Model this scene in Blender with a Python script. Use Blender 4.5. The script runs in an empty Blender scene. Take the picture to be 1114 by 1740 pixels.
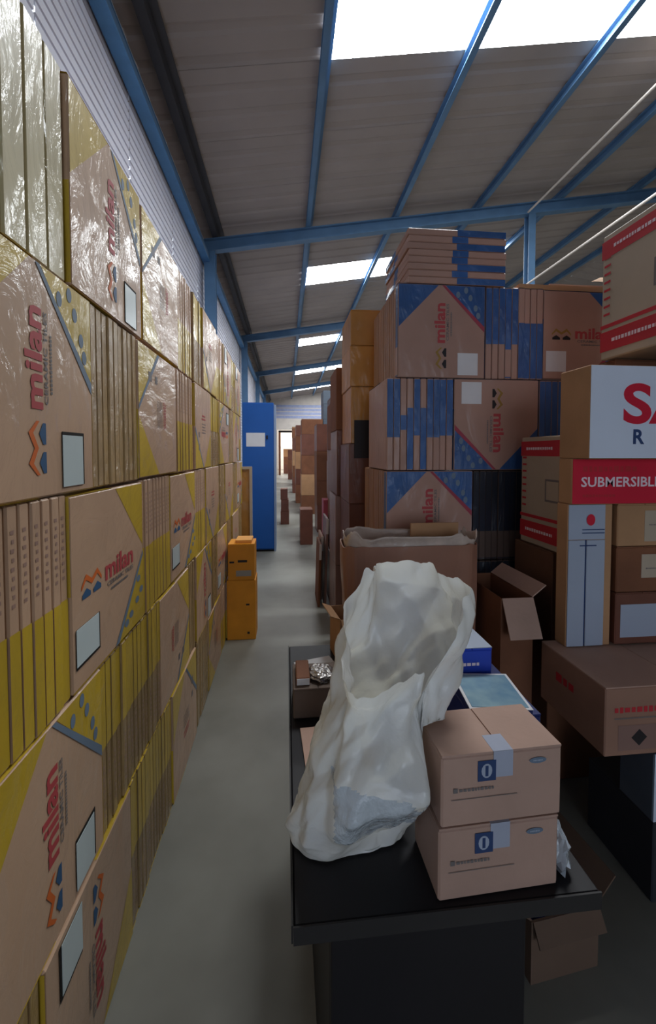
import bpy, math, random
from mathutils import Matrix, Vector, noise
random.seed(7)
PI = math.pi
S = bpy.context.scene
C = S.collection
# ---------------------------------------------------------------- camera
CAM_H = 1.62
yaw = math.radians(5.79); pitch = math.radians(2.03)
cam = bpy.data.cameras.new('camera')
cam.sensor_fit = 'VERTICAL'; cam.sensor_height = 24.0
cam.lens = 24.0*700/1740
cam.shift_y = (794-870)/1740.0
cam.shift_x = 0.0
cam.clip_start = 0.02
camo = bpy.data.objects.new('camera', cam); C.objects.link(camo)
camo.location = (0, 0, CAM_H)
camo.rotation_euler = (PI/2-pitch, 0, -yaw)
S.camera = camo
# ---------------------------------------------------------------- world, lights, exposure
S.view_settings.view_transform = 'Standard'; S.view_settings.look = 'None'
S.view_settings.gamma = 1; S.view_settings.use_curve_mapping = False
S.view_settings.exposure = 0.3
w = bpy.data.worlds.new('sky'); S.world = w; w.use_nodes = True
bg = w.node_tree.nodes['Background']; bg.inputs[0].default_value = (0.80, 0.88, 1.0, 1); bg.inputs[1].default_value = 1.6
SKY_EMIT = 21.0
def area(name, loc, rot, sx, sy, power, col):
    l = bpy.data.lights.new(name, 'AREA'); l.shape = 'RECTANGLE'; l.size = sx; l.size_y = sy; l.energy = power; l.color = col
    o = bpy.data.objects.new(name, l); C.objects.link(o); o.location = loc; o.rotation_euler = rot
    return o
# daylight coming in through the open loading door behind the camera
area('daylight_loading_door', (0.5, -8.3, 2.1), (PI/2, 0, 0), 4.6, 3.6, 64, (0.68, 0.82, 1.0))
area('added_far_room_light', (1.5, 35.5, 5.9), (0, 0, 0), 6.0, 6.0, 900, (1.0, 0.98, 0.95))  # unseen lamp added under the far room's ceiling to brighten it

# ---------------------------------------------------------------- materials
def lin(h):
    h = h.lstrip('#'); r = []
    for i in (0, 2, 4):
        c = int(h[i:i+2], 16)/255; r.append(c/12.92 if c <= .04045 else ((c+.055)/1.055)**2.4)
    return r
MATS = {}
def mat(name, col, rough=.7, var=.12, scale=6, bump=0, bscale=60, coat=0, cbump=0, cscale=9, metal=0, col2=None, trans=0):
    if name in MATS: return MATS[name]
    m = bpy.data.materials.new(name); m.use_nodes = True; MATS[name] = m
    n = m.node_tree.nodes; l = m.node_tree.links; b = n['Principled BSDF']
    c = lin(col)
    tc = n.new('ShaderNodeTexCoord'); geo = n.new('ShaderNodeObjectInfo')
    add = n.new('ShaderNodeVectorMath'); add.operation = 'ADD'; l.new(tc.outputs['Object'], add.inputs[0])
    sc = n.new('ShaderNodeVectorMath'); sc.operation = 'SCALE'; l.new(geo.outputs['Location'], sc.inputs[0]); sc.inputs['Scale'].default_value = 1.7
    l.new(sc.outputs[0], add.inputs[1])
    ns = n.new('ShaderNodeTexNoise'); ns.inputs['Scale'].default_value = scale; ns.inputs['Detail'].default_value = 5; l.new(add.outputs[0], ns.inputs['Vector'])
    r = n.new('ShaderNodeValToRGB'); r.color_ramp.elements[0].position = .3; r.color_ramp.elements[1].position = .7
    c2 = lin(col2) if col2 else [x*(1+var) for x in c]
    c1 = c if col2 else [x*(1-var) for x in c]
    r.color_ramp.elements[0].color = (*c1, 1); r.color_ramp.elements[1].color = (*c2, 1)
    l.new(ns.outputs['Fac'], r.inputs[0])
    hs = n.new('ShaderNodeHueSaturation'); l.new(r.outputs[0], hs.inputs['Color'])
    mr = n.new('ShaderNodeMapRange'); l.new(geo.outputs['Random'], mr.inputs[0]); mr.inputs[3].default_value = 1-var*.8; mr.inputs[4].default_value = 1+var*.8
    l.new(mr.outputs[0], hs.inputs['Value']); l.new(hs.outputs[0], b.inputs['Base Color'])
    b.inputs['Roughness'].default_value = rough; b.inputs['Metallic'].default_value = metal
    b.inputs['Specular IOR Level'].default_value = .35
    if bump:
        n2 = n.new('ShaderNodeTexNoise'); n2.inputs['Scale'].default_value = bscale; n2.inputs['Detail'].default_value = 4; l.new(add.outputs[0], n2.inputs['Vector'])
        bp = n.new('ShaderNodeBump'); bp.inputs['Strength'].default_value = bump; bp.inputs['Distance'].default_value = .01
        l.new(n2.outputs['Fac'], bp.inputs['Height']); l.new(bp.outputs[0], b.inputs['Normal'])
    if coat:   # thin clinging stretch film over the surface
        b.inputs['Coat Weight'].default_value = coat; b.inputs['Coat Roughness'].default_value = .13
        mp = n.new('ShaderNodeMapping'); mp.inputs['Scale'].default_value = (1, 1, .45); l.new(add.outputs[0], mp.inputs[0])
        n3 = n.new('ShaderNodeTexNoise'); n3.inputs['Scale'].default_value = cscale; n3.inputs['Detail'].default_value = 6; n3.inputs['Distortion'].default_value = 1.2
        l.new(mp.outputs[0], n3.inputs['Vector'])
        b3 = n.new('ShaderNodeBump'); b3.inputs['Strength'].default_value = cbump; b3.inputs['Distance'].default_value = .03
        l.new(n3.outputs['Fac'], b3.inputs['Height']); l.new(b3.outputs[0], b.inputs['Coat Normal'])
    if trans: b.inputs['Transmission Weight'].default_value = trans
    return m
M = {}
M['ytan'] = mat('film_wrapped_tan_card', '#C4A184', .55, .07, 4, coat=.5, cbump=.7, cscale=10)
M['ytan2'] = mat('film_wrapped_dull_card', '#A88A5C', .5, .14, 9, coat=.9, cbump=1.6, cscale=30)
M['yellow'] = mat('yellow_print', '#C9A830', .5, .10, 5, coat=.5, cbump=.7, cscale=10)
M['btan'] = mat('pinkish_card', '#AE897A', .6, .08, 4, coat=.3, cbump=.5, cscale=8)
M['blue'] = mat('blue_print', '#27548F', .5, .15, 9, coat=.5, cbump=1.0, cscale=14)
M['red'] = mat('red_print', '#B2474A', .6, .06)
M['redline'] = mat('dark_red_line', '#A04050', .6, .06)
M['grayprint'] = mat('grey_print', '#77706E', .6, .08)
M['bluegray'] = mat('blue_grey_print', '#6E7F92', .6, .08)
M['orange'] = mat('orange_logo_print', '#D2682C', .6, .05)
M['deepblue'] = mat('blue_logo_print', '#35597E', .6, .05)
M['gold'] = mat('gold_logo_print', '#9C7A3A', .6, .05)
M['black'] = mat('black_print', '#241F22', .6, .05)
M['tile'] = mat('pale_tile', '#C6D2D2', .3, .05)
M['paper'] = mat('white_paper', '#D9D8DA', .6, .04, bump=.05)
M['dark'] = mat('dark_parts_and_shadow', '#1A1410', .9, .05)
M['kraft'] = mat('kraft_card', '#B58A64', .75, .10, 5, bump=.1)
M['kraftlight'] = mat('light_kraft_card', '#B69686', .75, .08, 5, bump=.1)
M['kraftdark'] = mat('brown_card', '#7A4E36', .75, .14, 5, bump=.1)
M['brownred'] = mat('red_brown_card', '#6E4233', .6, .14, 5, coat=.3, cbump=.6)
M['golden'] = mat('golden_card', '#B07A35', .6, .12, 6, coat=.4, cbump=.6)
M['amber'] = mat('amber_yellow_card', '#DF9424', .6, .08, 6)
M['cabblue'] = mat('cabinet_blue_paint', '#1B57A4', .45, .06, 2)
M['steelblue'] = mat('painted_blue_steel', '#5B7FA3', .5, .12, 3)
M['shadesteel'] = mat('shadow_toned_steel', '#4A4A50', .6, .12, 3)  # steel for the purlin by the left wall, its deep shadow put into the colour
M['roof'] = mat('weathered_roof_sheet', '#A39995', .8, .07, 1.2)
M['wall'] = mat('pale_ribbed_cladding', '#E2E2EE', .6, .05, 3)
M['plaster'] = mat('cream_plaster', '#D8CFC6', .8, .06, 3)
M['whitebox'] = mat('white_glossy_card', '#D5DEEE', .4, .03, 3)
M['greybox'] = mat('pale_grey_card', '#A8B2C4', .45, .04, 3)
M['creambox'] = mat('cream_card', '#B8A894', .6, .06, 4)
M['scarlet'] = mat('scarlet_print', '#CE1F3A', .45, .05)
M['darkred'] = mat('brick_red_print', '#C02E38', .5, .06)
M['navytext'] = mat('navy_print', '#2E4470', .5, .05)
M['whiteink'] = mat('white_ink', '#F0DDE4', .5, .03)
M['desk'] = mat('charcoal_desk', '#1B191D', .5, .15, 6)
M['deskedge'] = mat('grey_desk_edging', '#2C2A2A', .5, .10, 6)
M['film'] = mat('crumpled_clear_film', '#B8C0C8', .15, .10, 12, bump=.8, bscale=18, coat=.8, cbump=1.0)
M['navybox'] = mat('navy_carton', '#1C2A66', .45, .10, 6)
M['royal'] = mat('royal_blue_carton', '#2C47B8', .35, .08, 6)
M['liner'] = mat('clear_liner_film', '#C0AEA2', .25, .15, 12, bump=.5, bscale=20, coat=.6, cbump=.8)
M['foil'] = mat('silver_foil', '#A9A4A0', .25, .2, 25, bump=1.0, bscale=25, metal=.8)
M['slate'] = mat('slate_grey_card', '#5A6470', .5, .1, 6)
# bag plastic : white woven sack, lets some light through
def bag_mat():
    m = mat('white_sack_plastic', '#EDF1F5', .26, .06, 7, bump=.35, bscale=26, coat=.5, cbump=.8, col2='#F2F1EB')
    n = m.node_tree.nodes; l = m.node_tree.links; b = n['Principled BSDF']
    t = n.new('ShaderNodeBsdfTranslucent'); t.inputs[0].default_value = (.88, .86, .74, 1)
    mx = n.new('ShaderNodeMixShader'); mx.inputs[0].default_value = .28
    l.new(b.outputs[0], mx.inputs[1]); l.new(t.outputs[0], mx.inputs[2]); l.new(mx.outputs[0], n['Material Output'].inputs[0])
    return m
M['bag'] = bag_mat()
M['clear'] = mat('glossy_clear_bag', '#CDD6DC', .16, .12, 14, bump=1.0, bscale=30, coat=1.0, cbump=1.6, cscale=40)
def floor_mat():
    m = mat('worn_concrete', '#65635A', .40, .2, .9, bump=.12, bscale=5, col2='#94948C')
    return m
M['floor'] = floor_mat()
def emit_mat():
    m = bpy.data.materials.new('backlit_skylight_sheet'); m.use_nodes = True
    n = m.node_tree.nodes; n.clear(); e = n.new('ShaderNodeEmission'); o = n.new('ShaderNodeOutputMaterial')
    e.inputs[0].default_value = (.93, .97, 1, 1); e.inputs[1].default_value = SKY_EMIT
    m.node_tree.links.new(e.outputs[0], o.inputs[0]); return m
M['sky'] = emit_mat()
def picture_mat():
    m = mat('glossy_landscape_print', '#5B86A8', .12, .3, 9, col2='#A8C4C8'); return m
M['print'] = picture_mat()

# ---------------------------------------------------------------- mesh builder
TXT = {}
def text_geo(body, bold=.0):
    k = (body, bold)
    if k in TXT: return TXT[k]
    cu = bpy.data.curves.new('t', 'FONT'); cu.body = body; cu.size = 1; cu.offset = bold; cu.resolution_u = 8 if len(body) < 3 else 2
    cu.align_x = 'CENTER'; cu.align_y = 'CENTER'
    o = bpy.data.objects.new('t', cu); C.objects.link(o)
    dg = bpy.context.evaluated_depsgraph_get(); me = o.evaluated_get(dg).to_mesh()
    v = [tuple(p.co[:2]) for p in me.vertices]; f = [tuple(p.vertices) for p in me.polygons]
    o.evaluated_get(dg).to_mesh_clear(); bpy.data.objects.remove(o); bpy.data.curves.remove(cu)
    xs = [p[0] for p in v]; ys = [p[1] for p in v]
    cx, cy = (min(xs)+max(xs))/2, (min(ys)+max(ys))/2; W = max(xs)-min(xs); H = max(ys)-min(ys)
    TXT[k] = ([((x-cx)/W, (y-cy)/H) for x, y in v], f)
    return TXT[k]
class MB:
    def __init__(s): s.v = []; s.f = []; s.m = []; s.mats = []
    def mi(s, m):
        if m not in s.mats: s.mats.append(m)
        return s.mats.index(m)
    def add(s, vs, fs, m, T=None):
        o = len(s.v); i = s.mi(m)
        for p in vs: s.v.append(tuple(T @ Vector(p)) if T else tuple(p))
        for f in fs: s.f.append(tuple(o+k for k in f)); s.m.append(i)
        return s
    def box(s, x0, x1, y0, y1, z0, z1, m, T=None, bev=0):
        if bev:
            b = min(bev, (x1-x0)/3, (y1-y0)/3, (z1-z0)/3)
            vs = []
            for sx in (0, 1):
                for sy in (0, 1):
                    for sz in (0, 1):
                        X = (x0, x1)[sx]; Y = (y0, y1)[sy]; Z = (z0, z1)[sz]
                        dx = (b, -b)[sx]; dy = (b, -b)[sy]; dz = (b, -b)[sz]
                        vs += [(X, Y+dy, Z+dz), (X+dx, Y, Z+dz), (X+dx, Y+dy, Z)]
            def i(sx, sy, sz, a): return (sx*4+sy*2+sz)*3+a
            fs = []
            fs += [(i(0,0,0,0), i(0,0,1,0), i(0,1,1,0), i(0,1,0,0)), (i(1,0,0,0), i(1,1,0,0), i(1,1,1,0), i(1,0,1,0))]
            fs += [(i(0,0,0,1), i(1,0,0,1), i(1,0,1,1), i(0,0,1,1)), (i(0,1,0,1), i(0,1,1,1), i(1,1,1,1), i(1,1,0,1))]
            fs += [(i(0,0,0,2), i(0,1,0,2), i(1,1,0,2), i(1,0,0,2)), (i(0,0,1,2), i(1,0,1,2), i(1,1,1,2), i(0,1,1,2))]
            for a in (0, 1):
                for c in (0, 1):
                    fs += [(i(a,c,0,0), i(a,c,1,0), i(a,c,1,1), i(a,c,0,1))]
                    fs += [(i(a,0,c,0), i(a,1,c,0), i(a,1,c,2), i(a,0,c,2))]
                    fs += [(i(0,a,c,1), i(1,a,c,1), i(1,a,c,2), i(0,a,c,2))]
                    for d in (0, 1): fs += [(i(a,c,d,0), i(a,c,d,1), i(a,c,d,2))]
            return s.add(vs, fs, m, T)
        vs = [(x, y, z) for x in (x0, x1) for y in (y0, y1) for z in (z0, z1)]
        return s.add(vs, [(0,1,3,2), (4,6,7,5), (0,4,5,1), (2,3,7,6), (0,2,6,4), (1,5,7,3)], m, T)
    def face(s, pts, y, m, T=None):       # polygon in the local XZ plane, facing -Y
        return s.add([(a, y, b) for a, b in pts], [tuple(range(len(pts)))], m, T)
    def text(s, body, cx, cz, w, h, y, m, rot=0, T=None, bold=.02):
        v, f = text_geo(body, bold); c, q = math.cos(rot), math.sin(rot)
        vs = []
        for a, b in v:
            a *= w; b *= h
            vs.append((cx+a*c-b*q, y, cz+a*q+b*c))
        return s.add(vs, f, m, T)
    def marks(s, cx, cz, w, h, y, m, rot=0, T=None, seed=0):   # a line of print too small to read
        r = random.Random(seed+int(abs(cx*1000))+int(abs(cz*1000))); a = -w/2; c, q = math.cos(rot), math.sin(rot)
        while a < w/2-h*.3:
            l = min(h*r.uniform(.5, 1.1), w/2-a); k = r.uniform(.75, 1)
            pts = [(a, -h/2*k), (a+l, -h/2*k), (a+l, h/2*k), (a, h/2*k)]
            s.add([(cx+u*c-v*q, y, cz+u*q+v*c) for u, v in pts], [(0, 1, 2, 3)], m, T); a += l+h*.28
        return s
    def tube(s, p0, p1, r, m, n=8, r1=None):
        p0 = Vector(p0); p1 = Vector(p1); d = (p1-p0).normalized(); a = d.orthogonal().normalized(); b = d.cross(a)
        r1 = r if r1 is None else r1
        vs = [p0+(a*math.cos(2*PI*k/n)+b*math.sin(2*PI*k/n))*r for k in range(n)]+[p1+(a*math.cos(2*PI*k/n)+b*math.sin(2*PI*k/n))*r1 for k in range(n)]
        fs = [(k, (k+1) % n, n+(k+1) % n, n+k) for k in range(n)]+[tuple(range(n))[::-1], tuple(range(n, 2*n))]
        return s.add(vs, fs, m)
    def mesh(s, name):
        me = bpy.data.meshes.new(name); me.from_pydata(s.v, [], s.f)
        for m in s.mats: me.materials.append(m)
        me.polygons.foreach_set('material_index', s.m); me.update(); return me
    def build(s, name, parent=None):
        return obj(name, s.mesh(name), parent)
def obj(name, me, parent=None):
    o = bpy.data.objects.new(name, me); C.objects.link(o)
    if parent: o.parent = parent
    return o
def tag(o, label=None, cat=None, group=None, kind=None):
    if label: o['label'] = label
    if cat: o['category'] = cat
    if group: o['group'] = group
    if kind: o['kind'] = kind
    return o
def empty(name, loc=(0, 0, 0), rz=0):
    o = bpy.data.objects.new(name, None); C.objects.link(o); o.location = loc; o.rotation_euler = (0, 0, rz); return o
def struct(o, label): return tag(o, label, 'structure', kind='structure')

# ---------------------------------------------------------------- the hall
XW = -1.42                   # left wall plane
XR, ZR = 8.8, None
def roof_z(x): return 5.39+.165*(x+1.4) if x <= XR else 5.39+.165*(XR+1.4)-.165*(x-XR)
Y0, Y1 = -9.0, 30.3
BAY = 5.8
b = MB(); b.box(XW-.3, 19.3, Y0-.3, 42, -.2, 0, M['floor']); struct(b.build('floor'), 'worn grey concrete warehouse floor')
# ribbed left wall
def ribbed(y0, y1, z0, z1, x, step, depth, m):
    b = MB(); vs = []; n = int((z1-z0)/step)
    zs = []
    for k in range(n):
        z = z0+k*(z1-z0)/n; d = (z1-z0)/n
        zs += [(z, 0), (z+d*.72, 0), (z+d*.78, depth), (z+d*.94, depth)]
    zs.append((z1, 0))
    for z, d in zs: vs += [(x-d, y0, z), (x-d, y1, z)]
    b.add(vs, [(2*i, 2*i+1, 2*i+3, 2*i+2) for i in range(len(zs)-1)], m)
    return b
wl = empty('wall_left', (XW, 0, 0)); struct(wl, 'pale lavender ribbed metal cladding wall on the left')
k = 0; y = Y0
while y < Y1-.1:
    o = ribbed(.006, 1.444, 0, 5.35, 0, .085, .022, M['wall']).build('cladding_panel', wl) if k == 0 else obj('cladding_panel', pm, wl)
    if k == 0: pm = o.data
    o.location = (0, y, 0); y += 1.45; k += 1
b = MB(); b.box(XW-.30, XW-.06, Y0, Y1, 0, 5.4, M['dark']); b.build('backing', wl)
b = MB(); b.box(19.0, 19.3, Y0, Y1, 0, 5.6, M['plaster']); struct(b.build('wall_right'), 'plain far right wall of the warehouse')
# wall behind the camera with a loading door
b = MB()
for a in [(XW-.3, -2.0, 0, 5.3), (3.0, 19.3, 0, 7.3), (-2.0, 3.0, 4.2, 5.9)]: b.box(a[0], a[1], Y0-.3, Y0, a[2], a[3], M['plaster'])
struct(b.build('wall_back'), 'plastered wall behind the camera with a loading door')
# end wall with opening
b = MB()
b.box(XW, -.62, Y1, Y1+.25, 0, 5.9, M['plaster']); b.box(2.2, 19.0, Y1, Y1+.25, 0, 7.2, M['plaster'])
b.box(-.62, 2.2, Y1, Y1+.25, 3.3, 6.1, M['plaster'])
struct(b.build('wall_far'), 'cream end wall with a wide doorway')
b = ribbed(0, 8.5, 0, 1.05, 0, .26, .05, M['steelblue']); o = b.build('trim_1'); o.rotation_euler = (0, 0, -PI/2); o.location = (-.7, Y1-.02, 4.12); struct(o, 'blue-grey ribbed band above the far doorway')
o.data.materials[0] = mat('pale_blue_ribs', '#9AA3C4', .5, .1)
b = MB(); b.box(-.56, -.40, Y1-.1, Y1+.3, 0, 3.1, M['kraftdark']); b.box(-.56, 2.1, Y1-.1, Y1+.3, 3.1, 3.24, M['dark']); struct(b.build('door_1'), 'dark door frame of the far doorway')
b = MB(); b.box(-3, 6, 40.5, 40.8, 0, 6, M['plaster']); b.box(-3.3, -3, Y1+.2, 40.8, 0, 6, M['plaster']); b.box(6, 6.3, Y1+.2, 40.8, 0, 6, M['plaster']); b.box(-3.3, 6.3, Y1+.2, 40.8, 6, 6.2, M['plaster'])
struct(b.build('wall_annex'), 'white walls of the room beyond the far doorway')
# roof sheets
ceil = empty('ceiling'); struct(ceil, 'grey brown corrugated sheet roof on blue purlins with white skylight sheets')
SW = BAY/6
def sheet(x0, x1, m, ribs=3):
    b = MB(); pr = []
    for k in range(ribs):
        a = k*SW/ribs; d = SW/ribs
        pr += [(a, 0), (a+d*.55, 0), (a+d*.66, .018), (a+d*.89, .018)]
    pr.append((SW-.004, 0)); vs = []
    for yy, dz in pr: vs += [(x0, yy, roof_z(x0)+dz), (x1, yy, roof_z(x1)+dz)]
    n = len(pr)
    b.add(vs, [(2*i, 2*i+1, 2*i+3, 2*i+2) for i in range(n-1)], m)
    vs2 = [(x, yy, z+.012) for x, yy, z in vs]
    b.add(vs2, [(2*i, 2*i+2, 2*i+3, 2*i+1) for i in range(n-1)], m)
    return b
meL = sheet(XW-.5, .42, M['roof']).mesh('roof_sheet'); meM = sheet(.425, 5.095, M['roof']).mesh('roof_sheet_mid'); meU = sheet(5.1, 8.795, M['roof']).mesh('roof_sheet_upper'); meR = sheet(8.805, 19.3, M['roof']).mesh('roof_sheet_far')
b = MB(); b.add([(.425, 0, roof_z(.425)), (5.095, 0, roof_z(5.095)), (5.095, SW, roof_z(5.095)), (.425, SW, roof_z(.425))], [(0, 3, 2, 1)], M['sky']); meS = b.mesh('skylight')
k = -14
while True:
    yy = 4.4+k*SW
    if yy > Y1+.3: break
    if yy > Y0-.8:
        o = obj('roof_sheet', meL, ceil); o.location.y = yy
        o = obj('roof_sheet', meR, ceil); o.location.y = yy
        o = obj('roof_sheet', meU, ceil); o.location.y = yy
        if (k % 6) == 5 and yy > 0: o = obj('skylight_sheet', meS, ceil); o['label'] = 'bright white translucent skylight sheet'
        else: o = obj('roof_sheet', meM, ceil)
        o.location.y = yy
    k += 1
# purlins
tn = 2
for i, x in enumerate((-1.15, .42, 1.99, 3.52, 5.1, 6.65, 8.2)):
    b = MB(); z = roof_z(x)-.012; wd = .12 if i else .17
    b.box(x-wd/2, x+wd/2, Y0, Y1, z-.016, z, M['shadesteel'] if i == 0 else M['steelblue']); b.box(x-.012, x+.012, Y0, Y1, z-.12, z-.016, M['shadesteel'] if i == 0 else M['steelblue'])
    b.box(x-wd/2, x+.012, Y0, Y1, z-.136, z-.12, M['shadesteel'] if i == 0 else M['steelblue'])
    struct(b.build('trim_%d' % tn), 'long steel purlin under the roof sheets, number %s from the left wall' % ['one', 'two', 'three', 'four', 'five', 'six', 'seven'][i]); tn += 1
# rafters, columns
for r in range(-2, 5):
    yy = 7.36+(r)*BAY
    if yy > Y1: break
    b = MB()
    for xa, xb in ((-1.38, XR), (XR, 19.0)):
        za, zb = roof_z(xa)-.15, roof_z(xb)-.15
        for dz0, dz1, hw in ((0, -.018, .07), (-.018, -.19, .008), (-.19, -.208, .07)):
            vs = [(x, yy+sy*hw, z+dz) for x, z in ((xa, za), (xb, zb)) for sy in (-1, 1) for dz in (dz1, dz0)]
            b.add(vs, [(0,1,3,2), (4,6,7,5), (0,4,5,1), (2,3,7,6), (0,2,6,4), (1,5,7,3)], M['steelblue'])
    struct(b.build('trim_%d' % tn), 'blue steel rafter crossing the roof at frame %d from the rear' % (r+3)); tn += 1
    for cx in (-1.28, 4.5):
        b = MB(); zt = roof_z(cx)-.36; hw = .09 if cx < 0 else .065
        b.box(cx-hw, cx+hw, yy-.08, yy-.065, 0, zt, M['steelblue']); b.box(cx-hw, cx+hw, yy+.065, yy+.08, 0, zt, M['steelblue']); b.box(cx-.01, cx+.01, yy-.065, yy+.065, 0, zt, M['steelblue'])
        struct(b.build('trim_%d' % tn), 'blue steel column %s at frame %d' % ('against the left wall' if cx < 0 else 'standing behind the right hand stacks', r+3)); tn += 1
b = MB(); b.box(-1.40, -1.28, Y0, Y1, 4.86, 4.88, mat('sky_blue_steel', '#5C93C8', .5, .08)); b.box(-1.30, -1.285, Y0, Y1, 4.88, 4.96, M['steelblue']); b.box(-1.40, -1.28, Y0, Y1, 4.96, 4.975, M['steelblue'])
struct(b.build('trim_%d' % tn), 'light blue eaves beam running along the left wall'); tn += 1
for z in (6.02, 4.72):
    b = MB(); b.tube((4.42, Y0, z), (4.42, 7.3, z), .018, M['plaster']); struct(b.build('trim_%d' % tn), 'thin pale conduit running to the right column, %s' % ('upper' if z > 5 else 'lower')); tn += 1

# ---------------------------------------------------------------- tile cartons
H = .507; W = .495
def logo(b, cx, cz, w, h, y, c1, c2, rot, T=None):   # double chevron over twin drops
    def pt(a, e):
        a *= w; e *= h; c, q = math.cos(rot), math.sin(rot); return (cx+a*c-e*q, cz+a*q+e*c)
    top = [(-.5, .05), (-.28, .5), (0, .18), (.28, .5), (.5, .05), (.5, -.12), (.28, .25), (0, -.05), (-.28, .25), (-.5, -.12)]
    for i in range(4):
        q = [top[i], top[i+1], top[8-i], top[9-i]]
        b.face([pt(*p) for p in q][::-1], y, c1, T)
    for s in (-1, 1):
        q = [(s*.27+dx, -.32+dz) for dx, dz in ((-.2, -.18), (.2, -.18), (.2, 0), (.0, .22), (-.2, 0))]
        b.face([pt(*p) for p in q], y, c2, T)
def pack_mesh(th, tan, corner, line, face='brand', ink='red', edge=0, name='carton', lcol=None):
    # local frame: printed face looks to -Y, thickness along +Y, centre of face at origin
    b = MB(); w, h = W/2-.002, H/2-.002
    b.box(-w, w, 0, th, -h, h, tan, bev=.004)
    e = .0006; y = -e
    if face:
        f = .004
        b.face([(-w+f, h-f), (-w+f, .02), (-.02, h-f)], y, corner); b.face([(.02, h-f), (w-f, .02), (w-f, h-f)], y, corner)
        b.face([(.0, h-f), (.016, h-f), (w-f, .03), (w-f, .0)], y-e, line)
        if face == 'brand':
            b.text('milan', -.012, .045, .215, .062, y-e, M[ink], PI/2, bold=.03)
            b.text('CERAMIC TILES', .032, .05, .20, .014, y-e, M['grayprint'], PI/2, bold=.02)
            b.marks(.052, .04, .13, .008, y-e, M['grayprint'], PI/2)
            logo(b, -.005, -.145, .115, .062, y-e, lcol[0], lcol[1], PI/2)
            for cx, cz in ((.09, .20), (.135, .225), (.19, .13), (.205, .09), (.16, .185)):
                b.face([(cx+.012*math.cos(2*PI*k/10), cz+.018*math.sin(2*PI*k/10)) for k in range(10)], y-e*1.2, M['bluegray'])
        else:
            for j in range(4): b.marks(.0, .03-j*.018, .11, .007, y-e, M['grayprint'], PI)
            b.marks(.0, -.055, .12, .011, y-e, M['red'], PI); b.marks(.0, -.075, .10, .011, y-e, M['red'], PI)
            b.face([(.12, .1), (.155, .1), (.155, .14), (.12, .14)], y-e, M['grayprint']); b.face([(.12, .03), (.15, .03), (.15, .06), (.12, .06)], y-e, M['grayprint'])
    # narrow sides: coloured panel over part of the edge, small print over the rest
    if edge == 0: spans = [(-h+.006, 0, corner)]
    elif edge == 1: spans = [(0, h-.006, corner)]
    elif edge == 2: spans = [(-h+.006, h-.006, corner), (-h*.95, -h*.35, tan)]
    elif edge == 4: spans = [(-.06, h-.006, corner)]
    elif edge == 5: spans = [(-h+.006, .06, corner)]
    elif edge == 6: spans = [(-.07, h-.006, corner)]
    elif edge == 7: spans = [(-h+.006, .09, corner)]
    elif edge == 8: spans = [(-.03, .05, corner)]
    else: spans = []
    for s in (-1, 1):
        for j, (a, c, m_) in enumerate(spans):
            xx = s*(w+e*(1+j)); y0, y1 = .0008, th-.0008
            b.add([(xx, y0, a), (xx, y1, a), (xx, y1, c), (xx, y0, c)], [(0, 1, 2, 3)], m_)
            b.add([(a, y0, xx+s*.0065), (a, y1, xx+s*.0065), (c, y1, xx+s*.0065), (c, y0, xx+s*.0065)], [(0, 1, 2, 3)], m_)
        if edge in (0, 1):
            q = 1 if edge == 0 else -1
            for j in range(9):
                a = q*(.05+.018*j); xx = s*(w+e)
                b.add([(xx, th*(.3+.1*(j%2)), a), (xx, th*.62, a), (xx, th*.62, a+q*.008), (xx, th*(.3+.1*(j%2)), a+q*.008)], [(0, 1, 2, 3)], mat('faded_mauve_print', '#9C7D70', .6, .05))
    me = b.mesh(name)
    return me
YT, YC = M['ytan'], M['yellow']
LC = (M['orange'], M['deepblue']); RC = (M['gold'], M['black'])
P = {}
P['y_brand'] = pack_mesh(.045, YT, YC, M['bluegray'], 'brand', 'red', 0, 'tile_carton', LC)
P['y_info'] = pack_mesh(.045, YT, YC, M['bluegray'], 'info', 'red', 0, 'tile_carton', LC)
for e_ in range(3): P['y_edge%d' % e_] = pack_mesh(.036, YT if e_ != 1 else M['ytan2'], YC, None, None, 'red', e_, 'tile_carton_edge')
P['y_plain'] = pack_mesh(.036, M['ytan2'], YC, None, None, 'red', 3, 'tile_carton_edge')
P['y_top'] = pack_mesh(.074, mat('film_wrapped_pale_card', '#C7BA92', .45, .06, 4, coat=.6, cbump=.8, cscale=10), mat('pale_yellow_print', '#CABD70', .5, .08, 5, coat=.5, cbump=.8), None, None, 'red', 3, 'tile_carton_edge')
P['b_brand'] = pack_mesh(.045, M['btan'], M['blue'], M['redline'], 'brand', 'red', 2, 'tile_carton', RC)
for e_ in range(3): P['b_edge%d' % e_] = pack_mesh(.036, M['btan'], M['blue'], None, None, 'red', e_, 'tile_carton_edge')
for e_ in range(4, 9): P['b_edge%d' % e_] = pack_mesh(.036, M['btan'], M['blue'], None, None, 'red', e_, 'tile_carton_edge')
P['b_side'] = pack_mesh(.045, mat('dull_orange_tan', '#9A6F4E', .6, .1, coat=.3, cbump=.5), M['blue'], None, None, 'red', 3, 'tile_carton_edge')
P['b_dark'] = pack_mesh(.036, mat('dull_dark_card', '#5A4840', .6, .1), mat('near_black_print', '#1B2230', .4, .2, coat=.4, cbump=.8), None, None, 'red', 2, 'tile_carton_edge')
b = MB(); b.box(.09, .192, -.0022, -.0010, -.235, -.105, M['dark']); b.box(.09, .184, -.0032, -.0023, -.235, -.113, M['tile']); WIN = b.mesh('tile_window')  # dark L at top and right is the cut-out's shadow, painted on
b = MB(); b.box(.09, .205, -.0022, -.0010, -.235, -.115, M['paper']); LAB = b.mesh('white_label')
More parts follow.
